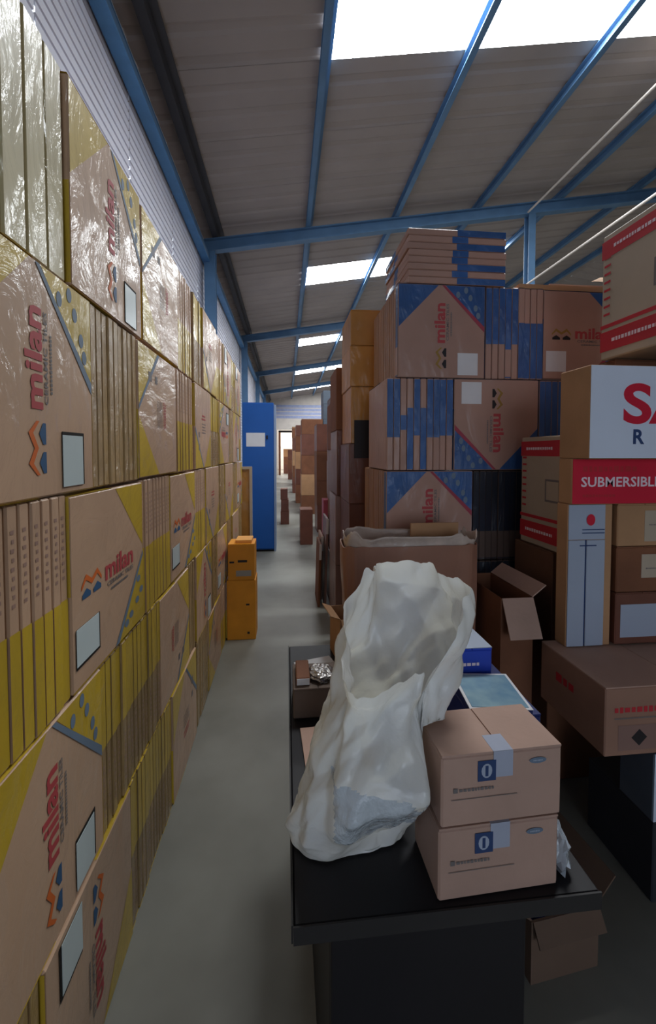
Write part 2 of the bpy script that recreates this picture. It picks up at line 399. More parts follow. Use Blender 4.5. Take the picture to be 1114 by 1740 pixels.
ORD = ['first', 'second', 'third', 'fourth', 'fifth', 'sixth', 'seventh', 'eighth', 'ninth', 'tenth', 'eleventh', 'twelfth', 'thirteenth', 'fourteenth', 'fifteenth', 'sixteenth', 'seventeenth', 'eighteenth', 'nineteenth', 'twentieth', 'twenty-first', 'twenty-second', 'twenty-third', 'twenty-fourth', 'twenty-fifth', 'twenty-sixth']
ROWN = {0: 'floor row', 1: 'second row', 2: 'third row', 3: 'fourth row', 4: 'top row'}
TURN = {0: 'peak up', 90: 'print upside down', -90: 'print level', 180: 'peak down'}
def put(me, M4, label, group, nm='tile_carton'):
    o = obj(nm, me); o.matrix_world = M4; tag(o, label, 'carton', group)
    if me == P['y_brand']: c = obj('tile_window', WIN, o); c['label'] = 'pale tile showing through a cut-out'
    if me == P['b_brand']: c = obj('paper_label', LAB, o); c['label'] = 'blank white paper label'
    return o
def left_face(kind, y0, row, roll, n, where='left stack'):
    z = row*H+H/2
    Mx = Matrix.Translation((-.52+random.uniform(-.004, .003), y0+W/2, z)) @ Matrix.Rotation(PI/2, 4, 'Z') @ Matrix.Rotation(math.radians(-roll), 4, 'Y')
    t = 'small-print' if 'info' in kind else 'red-lettered'
    o = put(P[kind], Mx, '%s carton, %s, %s of left stack, %s broad face from camera' % (t, TURN[roll], ROWN[row].replace('second row', '2nd row'), ORD[n]), 'broad-side tile cartons of the left stack')
    return o
def left_edges(kind, y0, y1, row, n, th=.0363, roll=0):
    cnt = max(1, round((y1-y0)/th)); st = (y1-y0)/cnt; z = row*H+H/2
    lab = '%s edge-on carton from near end, %s bundle, %s, left stack' % ('%s '+
        {'y_edge0': 'yellow-footed', 'y_edge1': 'yellow-topped', 'y_edge2': 'mostly yellow', 'y_plain': 'dull tan', 'y_top': 'pale wide'}[kind], ORD[n], ROWN[row])
    th0 = .074 if kind == 'y_top' else .036
    for k in range(cnt):
        y = y0+k*st
        Mx = Matrix.Translation((-.52-W/2-.002+random.uniform(-.006, .001), y, z)) @ Matrix.Diagonal((1, (st-(.006 if kind == 'y_top' else .0035))/th0, 1, 1))
        if roll: Mx = Mx @ Matrix.Rotation(roll, 4, 'Y')
        put(P[kind], Mx, lab % ORD[k], 'edge-on cartons, %s, bundle %s' % (ROWN[row], ORD[n]))
rows = {
 4: [('y_top', .54, 1.076), ('F', 'y_brand', 1.078, 0), ('F', 'y_info', 1.60, 90), ('y_edge0', 2.10, 2.39)],
 3: [('F', 'y_brand', .685, 0), ('y_plain', 1.183, 1.524), ('F', 'y_info', 1.526, 90), ('y_edge0', 2.025, 2.39)],
 2: [('y_edge0', .54, 1.05), ('F', 'y_brand', 1.052, -90), ('y_edge0', 1.55, 1.93), ('F', 'y_brand', 1.932, -90)],
 1: [('F', 'y_brand', .71, 0), ('y_edge1', 1.208, 1.75), ('F', 'y_info', 1.752, -90), ('y_plain', 2.25, 2.40)],
 0: [('y_plain', .54, .90), ('F', 'y_brand', .90, 180), ('y_edge1', 1.40, 1.90), ('F', 'y_info', 1.902, 0)]}
rng = random.Random(3)
for r, items in rows.items():
    fn = en = 0
    for it in items:
        if it[0] == 'F': left_face(it[1], it[2], r, it[3], fn); fn += 1
        else: left_edges(it[0], it[1], it[2], r, en, .0765 if it[0] == 'y_top' else .0363); en += 1
    y = 2.44; alt = r % 2
    while y < 4.75:
        if alt: left_face(rng.choice(['y_brand', 'y_info']), y, r, rng.choice([0, 90, -90, 180]), fn); fn += 1; y += W+.004
        else:
            L = rng.choice([.24, .30, .36]); left_edges(rng.choice(['y_edge0', 'y_edge1', 'y_plain', 'y_plain']), y, y+L, r, en, .05); en += 1; y += L+.004
        alt = not alt
# bare filler sheets: the back of the stack between rows is closed by plain cartons
# ---------------------------------------------------------------- right (blue) stack : fronts at Y = 2.2
RH = .498
def rz(row): return row*H+H/2
def right_face(x0, row, roll, label, y=2.2, kind='b_brand'):
    Mx = Matrix.Translation((x0+W/2, y, rz(row))) @ Matrix.Rotation(math.radians(-roll), 4, 'Y')
    return put(P[kind], Mx, label, 'broad-side cartons of the blue stack' if y == 2.2 else 'cartons behind the front faces of the blue stack')
RZS = .983
def right_edges(x0, x1, row, kind, label, th=.036, flip=0):
    cnt = max(1, round((x1-x0)/th)); st = (x1-x0)/cnt
    for k in range(cnt):
        # side edge (+X local) looks to -Y
        Mx = Matrix.Translation((x0+k*st+st-.001, 2.2+W/2+random.uniform(-.004, .004), rz(row))) @ Matrix.Rotation(PI/2, 4, 'Z') @ Matrix.Rotation(PI if flip else 0, 4, 'Y') @ Matrix.Diagonal((1, (st-.002)/.036, 1, 1))
        kk = kind if isinstance(kind, str) else kind[min(k, len(kind)-1)]
        put(P[kk], Mx, ORD[k]+' from left, '+label, label)
N4 = 'blue-cornered tile carton'
right_face(.60, 4, 0, N4+', peak up, left end of the top row of the right stack')
right_edges(1.10, 1.435, 4, ['b_edge4']*3+['b_edge2']+['b_edge4']+['b_edge5']*5, 'blue edge-on carton between two broad faces, top row of right stack')
right_face(1.44, 4, -90, N4+' turned sideways with white label, right of the blue edge-on bundle')
right_edges(1.94, 2.6, 4, 'b_edge0', 'blue edge-on carton at far right, top row of right stack')
right_edges(.545, .915, 3, ['b_edge6', 'b_edge6', 'b_edge8', 'b_edge7', 'b_edge4', 'b_edge7', 'b_edge6', 'b_edge6', 'b_edge4', 'b_edge4'], 'blue edge-on carton left of the peak-down printed carton')
right_face(.92, 3, 180, N4+' with print upside down, peak pointing down')
right_edges(1.42, 2.3, 3, 'b_edge2', 'blue edge-on carton right of the peak-down printed carton')
right_face(.54, 2, 0, N4+' peak up, in the row just above the open brown box')
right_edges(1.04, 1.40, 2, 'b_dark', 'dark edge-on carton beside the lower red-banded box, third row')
right_face(1.42, 2, 90, N4+' behind the red banded box')
for row in (1, 0):
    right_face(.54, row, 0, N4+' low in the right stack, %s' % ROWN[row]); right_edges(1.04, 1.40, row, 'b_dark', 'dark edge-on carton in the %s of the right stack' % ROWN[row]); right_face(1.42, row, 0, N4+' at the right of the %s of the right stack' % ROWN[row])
for row, x0 in ((4, .60), (2, .54), (1, .54), (0, .54)):
    for k in range(12):
        right_face(x0+.001*(k % 3), row, 0, '%s thin carton behind the front face, %s of right stack' % (ORD[k], ROWN[row]), y=2.248+k*.048, kind='b_side')
top = 5*H
for k in range(8):
    Mx = Matrix.Translation((.93+random.uniform(-.006, .006), 2.2+W/2+random.uniform(-.004, .004), top+.0365*(k))) @ Matrix.Rotation(PI/2, 4, 'X') @ Matrix.Rotation(PI/2 if k in (2, 5) else 0, 4, 'Y') 
    Mx = Matrix.Translation((.93+random.uniform(-.006, .006), 2.2+W/2, top+.0365*(k+1))) @ Matrix.Rotation(-PI/2, 4, 'X') @ Matrix.Diagonal((1.12, .98, 1, 1))
    put(P['b_edge%d' % (8 if k in (1, 3, 4, 6) else 1)], Mx, '%s from bottom of flat tan and blue cartons topping the right stack' % ORD[k], 'flat cartons on top of the right stack')

# ---------------------------------------------------------------- generic cartons
def carton(name, x0, x1, y0, y1, z0, z1, m, label, cat='carton', group=None, rot=0, tape=None, seam=True, bev=.004, tl=None):
    cx, cy = (x0+x1)/2, (y0+y1)/2
    e = empty(name, (cx, cy, z0), rot); tag(e, label, cat, group)
    a, c, h = (x1-x0)/2, (y1-y0)/2, z1-z0
    b = MB(); b.box(-a, a, -c, c, 0, h-.003, m, bev=bev); b.build('body', e)
    g = .0015
    b = MB(); b.box(-a+.001, -g, -c+.001, c-.001, h-.004, h, m); b.box(g, a-.001, -c+.001, c-.001, h-.004, h, m)
    b.build('top_flap', e)
    if tape:
        b = MB(); b.box(-.02, .02, -c-.0008, (-c+tl) if tl else c+.0008, h, h+.0006, tape); b.box(-.02, .02, -c-.0012, -c, h-.05, h+.0006, tape); b.build('packing_tape', e)
    return e, a, c, h
# two small cartons on the desk
DT = .762
for i, (z0, z1, dx, lb) in enumerate(((DT, .905, 0, 'lower small kraft carton with blue taped label, on the dark desk'), (.906, 1.047, .004, 'upper small kraft carton with blue taped label, stacked on its twin'))):
    e, a, c, h = carton('small_carton', .283+dx, .531+dx, .735, .868, z0, z1, M['kraftlight'], lb, group=None, rot=.035, tape=mat('clear_blue_tape', '#A9AFC0', .2, .1), tl=.045)
    y = -c-.0015
    b = MB(); b.face([(-.052, h-.055), (-.015, h-.055), (-.015, h-.015), (-.052, h-.015)], y, M['navytext']); b.face([(-.034+.011*math.cos(2*PI*k/14), h-.035+.014*math.sin(2*PI*k/14)) for k in range(14)], y-.0004, M['greybox']); b.box(-.037, -.031, y-.0009, y-.0005, h-.045, h-.025, M['navytext']); b.build('taped_label', e)
    b = MB(); pts = [(.072+.018*math.cos(2*PI*k/16), h-.025+.006*math.sin(2*PI*k/16)) for k in range(16)]
    b.face(pts, y, M['bluegray']); b.marks(.072, h-.025, .02, .003, y-.0004, M['greybox'])
    b.face([(-.101, h-.073), (-.092, h-.073), (-.092, h-.064), (-.101, h-.064)], y, M['grayprint'])
    b.marks(-.054, h-.069, .07, .0065, y, M['grayprint'])
    b.face([(-.105, h-.087), (.03, h-.087), (.03, h-.0858), (-.105, h-.0858)], y, M['grayprint']); b.build('front_print', e)
# ---------------------------------------------------------------- desk
d = empty('office_desk', (.01, .72, 0)); tag(d, 'charcoal topped black desk carrying the white sack and small cartons', 'desk')
b = MB(); b.box(0, .60, 0, 1.09, .73, .76, M['desk'], bev=.004); b.build('desktop', d)
b = MB(); b.box(.0, .60, -.004, -.0005, .728, .762, M['deskedge']); b.box(-.004, -.0005, 0, 1.09, .728, .762, M['deskedge']); b.build('edge_strip', d)
b = MB(); b.box(.07, .46, .02, .04, 0, .73, M['desk'], bev=.003); b.build('front_panel', d)
b = MB(); b.box(.07, .10, .04, 1.05, 0, .73, M['desk'], bev=.003); b.build('side_panel', d)
b = MB(); b.box(.55, .58, .95, 1.05, 0, .73, M['desk'], bev=.003); b.build('leg', d)
b = MB(); b.box(.43, .46, .04, .10, 0, .73, M['desk'], bev=.003); b.build('leg', d)
# ---------------------------------------------------------------- white sack
def sack():
    rws = [(.765, .0, .27, .925, .10), (.80, .0, .285, .915, .105), (.86, .015, .315, .885, .108), (.92, .032, .345, .865, .105), (.98, .055, .350, .86, .10),
           (1.05, .085, .345, .865, .095), (1.12, .108, .365, .88, .10), (1.20, .125, .388, .895, .10), (1.28, .150, .398, .91, .10), (1.345, .172, .372, .92, .085)]
    def row(s):
        t = s*(len(rws)-1); i = min(int(t), len(rws)-2); f = t-i; f = f*f*(3-2*f)*.5+f*.5
        return [rws[i][k]*(1-f)+rws[i+1][k]*f for k in range(5)]
    N, R = 150, 130; vs = []; fs = []
    FOLDS = [((.7, .3, .64), .62, .55), ((-.5, .6, .62), .80, .42), ((.2, -.8, .56), 1.3, .28), ((.85, .1, -.5), 1.7, .20), ((-.3, .2, .93), 2.4, .11), ((.5, .8, .3), 3.3, .08)]
    for j in range(R+1):
        v = j/R
        for i in range(N):
            th = 2*PI*i/N; c, s = math.cos(th), math.sin(th)
            back = .5+.5*s; dg_ = math.degrees(th)
            K = [(0, .97), (60, .99), (120, .985), (150, .97), (180, .90), (200, .80), (215, .745), (240, .735), (270, .74), (288, .735), (300, .86), (320, .95), (360, .97)]
            for q0, q1 in zip(K, K[1:]):
                if q0[0] <= dg_ <= q1[0]: f_ = (dg_-q0[0])/(q1[0]-q0[0]); f_ = f_*f_*(3-2*f_); smax = q0[1]*(1-f_)+q1[1]*f_; break
            smax += .014*noise.noise(Vector((c*3.2, s*3.2, 5)))+.010*noise.noise(Vector((c*9, s*9, 2)))
            # a torn slit low at the front right
            dth = (th-math.radians(294)+PI) % (2*PI)-PI
            smax -= .17*math.exp(-(dth/.085)**2)
            # pointed tip at back left
            dt2 = (th-math.radians(158)+PI) % (2*PI)-PI
            smax += .055*math.exp(-(dt2/.10)**2)
            sv = v*smax; z, xl, xr, yc, hb = row(min(sv, 1)); z += max(0, sv-1)*.5
            a = (xr-xl)/2; cx = (xr+xl)/2; p = .78
            x = cx+a*math.copysign(abs(c)**p, c); y = yc+hb*math.copysign(abs(s)**p, s)
            # lip of the mouth turns outward at front left
            lip = max(0, (v-.84)/.16)
            fl = math.exp(-(((th-math.radians(225)+PI) % (2*PI)-PI)/.75)**2)
            x += c*.035*lip**1.3*fl; y += s*.030*lip**1.3*fl; z -= .03*lip**2*fl
            q = Vector((c*1.2, s*1.2, z*5.5))
            am = .026*min(1, v*5+.25)
            n1 = noise.noise(q*.9+Vector((3, 1, 7)))
            wq = q+.5*Vector((noise.noise(q*.8+Vector((5, 0, 0))), noise.noise(q*.8+Vector((0, 5, 0))), noise.noise(q*.8+Vector((0, 0, 5)))))
            fold = 0
            for (dx, dy, dz_), fr, amp in FOLDS:
                t_ = (wq.x*dx+wq.y*dy+wq.z*dz_)*fr; t_ -= math.floor(t_); fold += amp*(abs(t_-.5)*4-1)
            n4 = noise.noise(Vector((c*6, s*6, z*9)))
            dsp = am*(n1*1.5+fold+n4*.10)-.006
            pm_ = max(0, 1-abs(z-.91+.15*(x-.18))/.075)*max(0, -s)*min(1, max(0, (x-.07)/.04))
            if pm_ > 0:
                for (dx, dy, dz_), fr, amp in FOLDS[:4]:
                    t_ = (wq.z*dx+wq.x*dy*.8+wq.y*dz_)*fr*3.4; t_ -= math.floor(t_); dsp += pm_*.0065*amp*(abs(t_-.5)*4-1)
            x += c*dsp; y += s*dsp*1.1; z += (.012*noise.noise(q*1.7+Vector((1, 8, 3))) if v > .03 else 0)
            z = max(z, .7635)
            if z < 1.055 and x > .270 and y < .885: 
                x = .270
            vs.append((x, y, z))
    for j in range(R):
        for i in range(N): fs.append((j*N+i, j*N+(i+1) % N, (j+1)*N+(i+1) % N, (j+1)*N+i))
    vs.append((.13, .93, .7635)); k = len(vs)-1
    for i in range(N): fs.append((k, (i+1) % N, i))
    b = MB(); b.add(vs, fs, M['bag']); gi = b.mi(M['clear'])
    # glossy clear film wrapped round the low front of the sack
    for n_, f in enumerate(b.f):
        cx = sum(b.v[q][0] for q in f)/len(f); cy = sum(b.v[q][1] for q in f)/len(f); cz = sum(b.v[q][2] for q in f)/len(f)
        if cy < .885 and .84 < cz+.15*(cx-.18) < .965 and .09 < cx < .30 and noise.noise(Vector((cx*18, cz*18, 2))) > -.35: b.m[n_] = gi
    o = b.build('plastic_sack')
    for pg in o.data.polygons: pg.use_smooth = True
    return tag(o, 'tall crumpled white plastic sack with open mouth standing on the desk', 'sack')
sack()

# ---------------------------------------------------------------- things on the desk behind the sack
e, a, c, h = carton('tool_carton', .02, .18, 1.30, 1.46, DT, .86, mat('faded_brown_card', '#6A5A50', .7, .15), 'small brown box with silver foil pack on top, back left of the desk')
o = MB()
def crumple(name, cx, cy, cz, ax, ay, az, m, label, cat, seed=0, parent=None, amp=.35):
    N, R = 22, 12; vs = []; fs = []
    for j in range(R+1):
        ph = -PI/2+PI*j/R
        for i in range(N):
            t = 2*PI*i/N; u = Vector((math.cos(ph)*math.cos(t), math.cos(ph)*math.sin(t), math.sin(ph)))
            r = 1+amp*noise.noise(u*2.2+Vector((seed, 0, 0)))+amp*.4*noise.noise(u*5+Vector((0, seed, 0)))
            vs.append((cx+ax*u.x*r, cy+ay*u.y*r, max(cz, cz+az*(u.z*r+.6))))
    for j in range(R):
        for i in range(N): fs.append((j*N+i, j*N+(i+1) % N, (j+1)*N+(i+1) % N, (j+1)*N+i))
    b = MB(); b.add(vs, fs, m); o = b.build(name, parent)
    if label: tag(o, label, cat)
    return o
crumple('foil_pack', .115, 1.37, .8605, .045, .05, .018, M['foil'], 'crumpled silver foil pack lying on the small brown box', 'packet', 3)
b = MB(); b.box(.03, .075, 1.32, 1.44, .8605, .885, M['kraftdark'], bev=.003); b.box(.032, .073, 1.318, 1.3195, .863, .883, M['paper']); tag(b.build('parts_box'), 'narrow white and brown box beside the silver foil pack', 'box')
b = MB()
for k in range(5): b.box(-.07, .08, -.06, .06, k*.007, k*.007+.004, M['paper'], T=Matrix.Rotation(.12*k-.2, 4, 'Z'))
o = b.build('paper_pile'); o.location = (.11, 1.56, DT+.001); tag(o, 'pile of loose grey papers behind the small brown box', 'papers')
b = MB(); b.box(-.055, .055, -.085, .085, 0, .003, M['kraftlight']); o = b.build('card_sheet'); o.location = (.10, 1.17, DT+.0006); o.rotation_euler = (0, 0, .06); tag(o, 'flat tan card sheet lying on the desk left of the sack', 'card')
# open kraft box at the back of the desk
def open_box(name, x0, x1, y0, y1, z0, z1, m, label, flaps, rot=0, t=.005, cat='box', fm=None):
    cx, cy = (x0+x1)/2, (y0+y1)/2; e = empty(name, (cx, cy, z0), rot); tag(e, label, cat)
    a, c, h = (x1-x0)/2, (y1-y0)/2, z1-z0
    b = MB(); b.box(-a, a, -c, c, 0, t, m); b.box(-a, -a+t, -c, c, t, h, m); b.box(a-t, a, -c, c, t, h, m); b.box(-a+t, a-t, -c, -c+t, t, h, m); b.box(-a+t, a-t, c-t, c, t, h, m); b.build('body', e)
    for side, ang, ln in flaps:
        b = MB(); L = a if side in 'fb' else c
        b.box(-L+.003, L-.003, 0, t, 0, ln, fm or m); o = b.build('flap', e)
        if side == 'f': Mx = Matrix.Translation((0, -c, h)) @ Matrix.Rotation(ang, 4, 'X')
        if side == 'b': Mx = Matrix.Translation((0, c-t, h)) @ Matrix.Rotation(-ang, 4, 'X')
        if side == 'l': Mx = Matrix.Translation((-a, 0, h)) @ Matrix.Rotation(-PI/2, 4, 'Z') @ Matrix.Rotation(ang, 4, 'X')
        if side == 'r': Mx = Matrix.Translation((a, 0, h)) @ Matrix.Rotation(PI/2, 4, 'Z') @ Matrix.Rotation(ang, 4, 'X')
        o.matrix_local = Mx
    return e
open_box('open_carton', .20, .31, 1.62, 1.78, DT, .95, M['kraft'], 'small open kraft box at the back of the desk left of the big brown box', [('f', 2.3, .05), ('l', 1.2, .04)], rot=.15, t=.003)
e, a, c, h = carton('dark_carton', .435, .60, .90, 1.30, DT, 1.0, M['navybox'], 'dark navy carton on the desk behind the small kraft cartons')
e, a, c, h = carton('blue_carton', .445, .56, 1.06, 1.24, 1.0005, 1.085, M['royal'], 'bright royal blue box on the dark navy carton, right of the sack')
b = MB(); b.marks(-.01, h*.5, .06, .010, -c-.001, M['whiteink']); b.build('front_print', e)
b = MB(); b.box(-a, a, -c+.002, c-.002, h, h+.002, M['greybox']); b.build('lid_panel', e)
f = empty('picture_box', (.505, .97, 1.0005), -.12); tag(f, 'flat glossy boxed print with landscape picture and silver rim behind the kraft cartons', 'box')
b = MB(); b.box(-.073, .073, -.08, .075, 0, .022, M['navybox'], bev=.002); b.build('body', f)
b = MB(); b.box(-.073, .073, -.08, .075, .0222, .024, M['paper']); b.build('rim', f)
b = MB(); b.box(-.066, .066, -.073, .068, .0242, .025, M['print']); b.build('picture', f)
b = MB(); b.box(.42, .60, 1.33, 1.60, DT, 1.04, M['slate'], bev=.004); b.box(.425, .595, 1.335, 1.595, 1.0405, 1.043, M['bluegray']); tag(b.build('grey_carton'), 'slate grey carton at the back right of the desk, mostly hidden by the sack', 'carton')
crumple('film_scrap', .560, .80, DT, .022, .05, .05, M['film'], 'scrap of crumpled clear film beside the small kraft cartons', 'film', 6)

# ---------------------------------------------------------------- big brown open box with clear liner
e = empty('brown_open_box', (.585, 1.93, 0), 0); tag(e, 'big soft brown open box with clear plastic liner standing behind the desk', 'box')
def ringwall(a0, c0, a1, c1, h, m, t=.006, n=64, wav=0, z0=0, seed=0, p=.35):
    b = MB(); vs = []; R = 14
    for shell in (0, 1):
        for j in range(R+1):
            v = j/R; a = a0+(a1-a0)*v-shell*t; c = c0+(c1-c0)*v-shell*t
            for i in range(n):
                t_ = 2*PI*i/n; cc, ss = math.cos(t_), math.sin(t_)
                x = a*math.copysign(abs(cc)**p, cc); y = c*math.copysign(abs(ss)**p, ss)
                q = Vector((cc*1.5+seed, ss*1.5, v*3)); k = .012*noise.noise(q*1.5)*v
                zt = h+wav*(noise.noise(Vector((cc*2+seed, ss*2, 1)))+.4*noise.noise(Vector((cc*6+seed, ss*6, 1))))
                vs.append((x+cc*k, y+ss*k, z0+(zt-z0)*v))
    fs = []
    L = (R+1)*n
    for j in range(R):
        for i in range(n):
            i2 = (i+1) % n
            fs.append((j*n+i, j*n+i2, (j+1)*n+i2, (j+1)*n+i)); fs.append((L+j*n+i, L+(j+1)*n+i, L+(j+1)*n+i2, L+j*n+i2))
    for i in range(n):
        i2 = (i+1) % n; fs.append((R*n+i, R*n+i2, L+R*n+i2, L+R*n+i)); fs.append((i, L+i, L+i2, i2))
    b.add(vs, fs, m); return b
o = ringwall(.305, .075, .325, .105, 1.19, mat('soft_brown_paper', '#A0715C', .55, .1, 5, coat=.3, cbump=.5), wav=.012).build('body', e)
b = ringwall(.31, .09, .314, .098, 1.235, M['liner'], t=.002, wav=.05, z0=1.10, seed=4); o = b.build('plastic_liner', e)
for pg in o.data.polygons: pg.use_smooth = True
b = MB(); b.box(.02, .26, .02, .03, 1.10, 1.275, M['kraft']); b.build('flap', e)
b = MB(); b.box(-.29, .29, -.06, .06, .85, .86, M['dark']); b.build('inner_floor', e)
b = MB(); b.box(-.27, .27, -.05, .05, .86, 1.10, M['kraftdark'], bev=.01); b.build('filling', e)

# cardboard behind, right of the brown box
open_box('open_carton', .935, 1.085, 1.70, 2.08, 0, .98, M['kraftdark'], 'dark brown open carton with pale flap, right of the big brown box', [('f', 2.7, .17), ('r', .9, .08)], rot=.0, fm=M['kraftlight'])
k2 = M['kraft']
e, a, c, h = carton('brown_carton', 1.27, 1.62, 1.86, 2.12, 0, .70, M['kraftdark'], 'dim brown carton on the floor behind the tall pump cartons')
e, a, c, h = carton('brown_carton', 1.24, 1.60, 1.80, 2.12, .703, 1.150, mat('dim_card', '#6A4A38', .7, .12), 'dim brown carton under the lower red banded box')
# ---------------------------------------------------------------- boxes with red bands (side faces at X = 1.4)
def banded(name, x0, x1, y0, y1, z0, z1, label, body_bands):
    e = empty(name, (x0, y0, z0)); tag(e, label, 'carton'); w_, d_, h_ = x1-x0, y1-y0, z1-z0
    b = MB(); b.box(0, w_, 0, d_, 0, h_, M['creambox'], bev=.005); b.build('body', e)
    for z, hh in body_bands:
        b = MB(); g = .0015
        b.box(-g, w_+g, -g, d_+g, z, z+hh, M['darkred']); b.build('red_band', e)
    b = MB(); T = Matrix.Rotation(-PI/2, 4, 'Z')
    Ts = Matrix.Translation((-.002, d_/2, 0)) @ T
    for z, hh in body_bands:
        if hh > .05: b.marks(0, z+hh/2, d_*.7, hh*.20, -.0005, M['whiteink'], T=Ts)
    for k in range(8): b.face([(-d_/2+.015, h_*.35+k*.035), (-d_/2+.05, h_*.35+k*.035), (-d_/2+.05, h_*.35+k*.035+.01), (-d_/2+.015, h_*.35+k*.035+.01)], 0, M['darkred'], Ts)
    for q, m_ in ((0, M['grayprint']), (.01, M['creambox'])): b.face([(.05+q, h_*.42+q), (.16-q, h_*.42+q), (.16-q, h_*.62-q), (.05+q, h_*.62-q)], -q*.03, m_, Ts)
    b.build('side_print', e)
banded('pump_carton', 1.40, 1.80, 1.30, 1.728, 2.03, 2.57, 'cream carton with red bands, topmost at the right edge of the photo', [(.035, .085), (.135, .016), (.44, .075)])
banded('pump_carton', 1.25, 1.60, 1.772, 2.085, 1.153, 1.70, 'cream carton with red bands half hidden left of the tall white pump carton', [(.03, .085), (.135, .016), (.45, .075)])
e, a, c, h = carton('brown_carton', 1.42, 1.80, 1.665, 1.765, 1.45, 2.025, M['kraftdark'], 'brown carton behind the white lettered box carrying the topmost red banded one')
e, a, c, h = carton('brown_carton', 1.27, 1.80, 1.67, 1.765, .81, 1.448, M['kraftdark'], 'brown carton hidden behind the tall pump cartons')
# ---------------------------------------------------------------- tall pump cartons
PX = 1.16
# white lettered box on top
e = empty('lettered_carton', (PX, 1.478, 1.597)); tag(e, 'big white box with red S and A lettering at the right edge', 'carton')
b = MB(); b.box(0, .55, 0, .175, 0, .36, M['kraft'], bev=.003); b.build('body', e)
b = MB(); b.box(.001, .549, -.0012, 0, .002, .358, M['whitebox']); b.build('white_front', e)
b = MB(); b.text('SA', .292, .213, .31, .158, -.0018, M['scarlet'], bold=.028); b.text('R', .205, .085, .048, .058, -.0018, M['navytext'], bold=.03); b.build('front_lettering', e)
# red flat box
e = empty('red_carton', (PX, 1.568, 1.408)); tag(e, 'flat scarlet box reading submersible under the white lettered box', 'carton')
b = MB(); b.box(0, .52, 0, .085, 0, .187, M['kraft'], bev=.003); b.build('body', e)
b = MB(); b.box(.001, .519, -.0012, 0, .002, .185, M['scarlet']); b.build('red_front', e)
b = MB(); b.marks(.17, .145, .25, .026, -.0018, M['darkred']); b.text('SUBMERSIBLE', .215, .092, .355, .042, -.0018, M['whiteink'], bold=.02); b.marks(.12, .035, .15, .012, -.0018, M['darkred']); b.build('front_lettering', e)
# grey upright box
e = empty('upright_carton', (PX, 1.590, .806)); tag(e, 'narrow pale grey upright carton with red round emblem under the scarlet box', 'carton')
b = MB(); b.box(0, .20, 0, .07, 0, .60, M['kraft'], bev=.003); b.build('body', e)
b = MB(); b.box(.002, .076, -.006, 0, .002, .45, M['greybox'], bev=.002); b.box(.083, .165, -.006, 0, .002, .45, M['greybox'], bev=.002); b.box(.076, .083, -.001, 0, .002, .45, M['navytext']); b.box(.002, .165, -.004, 0, .452, .598, M['greybox'], bev=.002); b.build('grey_front', e)
b = MB(); y = -.0068
b.face([(.098+.019*math.cos(2*PI*k/20), .535+.024*math.sin(2*PI*k/20)) for k in range(20)], y, M['scarlet'])
for z in (.492, .478): b.face([(.06, z), (.16, z), (.16, z+.004), (.06, z+.004)], y, M['navytext'])
b.face([(.05, .425), (.125, .425), (.125, .43), (.05, .43)], y, M['navytext']); b.build('emblem', e)
# boxes right of the grey one
e, a, c, h = carton('kraft_carton', 1.375, 1.62, 1.58, 1.665, .81, 1.03, M['brownred'], 'red-brown carton with white side panel right of the grey upright carton')
b = MB(); b.box(-.10, .115, -c-.0015, -c, .03, .17, M['greybox']); b.build('white_panel', e)
e, a, c, h = carton('kraft_carton', 1.375, 1.62, 1.58, 1.665, 1.032, 1.225, M['kraftdark'], 'brown carton in the middle of the three right of the grey upright carton')
b = MB(); b.box(-.01, .11, -c-.0015, -c, .06, .16, M['creambox']); b.marks(.05, .10, .08, .006, -c-.002, M['grayprint']); b.build('paper_label', e)
e, a, c, h = carton('kraft_carton', 1.375, 1.62, 1.58, 1.665, 1.227, 1.405, M['kraft'], 'kraft carton with cream label directly under the scarlet box')
b = MB(); b.box(.0, .11, -c-.0015, -c, .02, .15, M['creambox']); b.marks(.05, .09, .06, .006, -c-.002, M['grayprint']); b.build('paper_label', e)
# long brown carton under them
e, a, c, h = carton('long_carton', 1.10, 1.72, 1.297, 1.66, .556, .803, M['kraftlight'], 'long brown carton with red print carrying the pump cartons')
e.children[0].data.materials[0] = mat('reddish_kraft', '#9A7461', .7, .1)
y = -c-.001
b = MB(); b.marks(-a+.12, .165, .17, .022, y, M['darkred']); b.marks(-a+.125, .135, .18, .006, y, M['grayprint'])
b.face([(-a+.05, .02), (-a+.22, .02), (-a+.22, .11), (-a+.05, .11)], y, mat('mauve_print', '#8C6C62', .6, .05)); b.face([(-a+.10, .065), (-a+.13, .035), (-a+.16, .065), (-a+.13, .095)], y-.0006, M['black']); b.build('front_print', e)
b = MB(); T = Matrix.Translation((-a-.001, .02, 0)) @ Matrix.Rotation(-PI/2, 4, 'Z'); b.marks(0, .15, .12, .035, 0, M['darkred'], T=T); b.build('side_print', e)
# white and blue box below, dark box below it
e, a, c, h = carton('white_carton', 1.295, 1.70, 1.30, 1.45, .30, .552, M['slate'], 'pale blue-white carton with blue text under the long brown carton')
b = MB(); b.face([(-a+.002, .002), (a-.002, .002), (a-.002, h-.002), (-a+.002, h-.002)], -c-.0006, M['whitebox'])
for k in range(5): b.marks(-a+.12, .17-.028*k, .14, .010, -c-.001, M['navytext'], seed=k)
b.build('front_print', e)
e, a, c, h = carton('dark_carton', 1.30, 1.70, 1.30, 1.62, 0, .298, mat('deep_grey_card', '#33343A', .6, .1), 'dark carton on the floor below the pale blue-white carton')
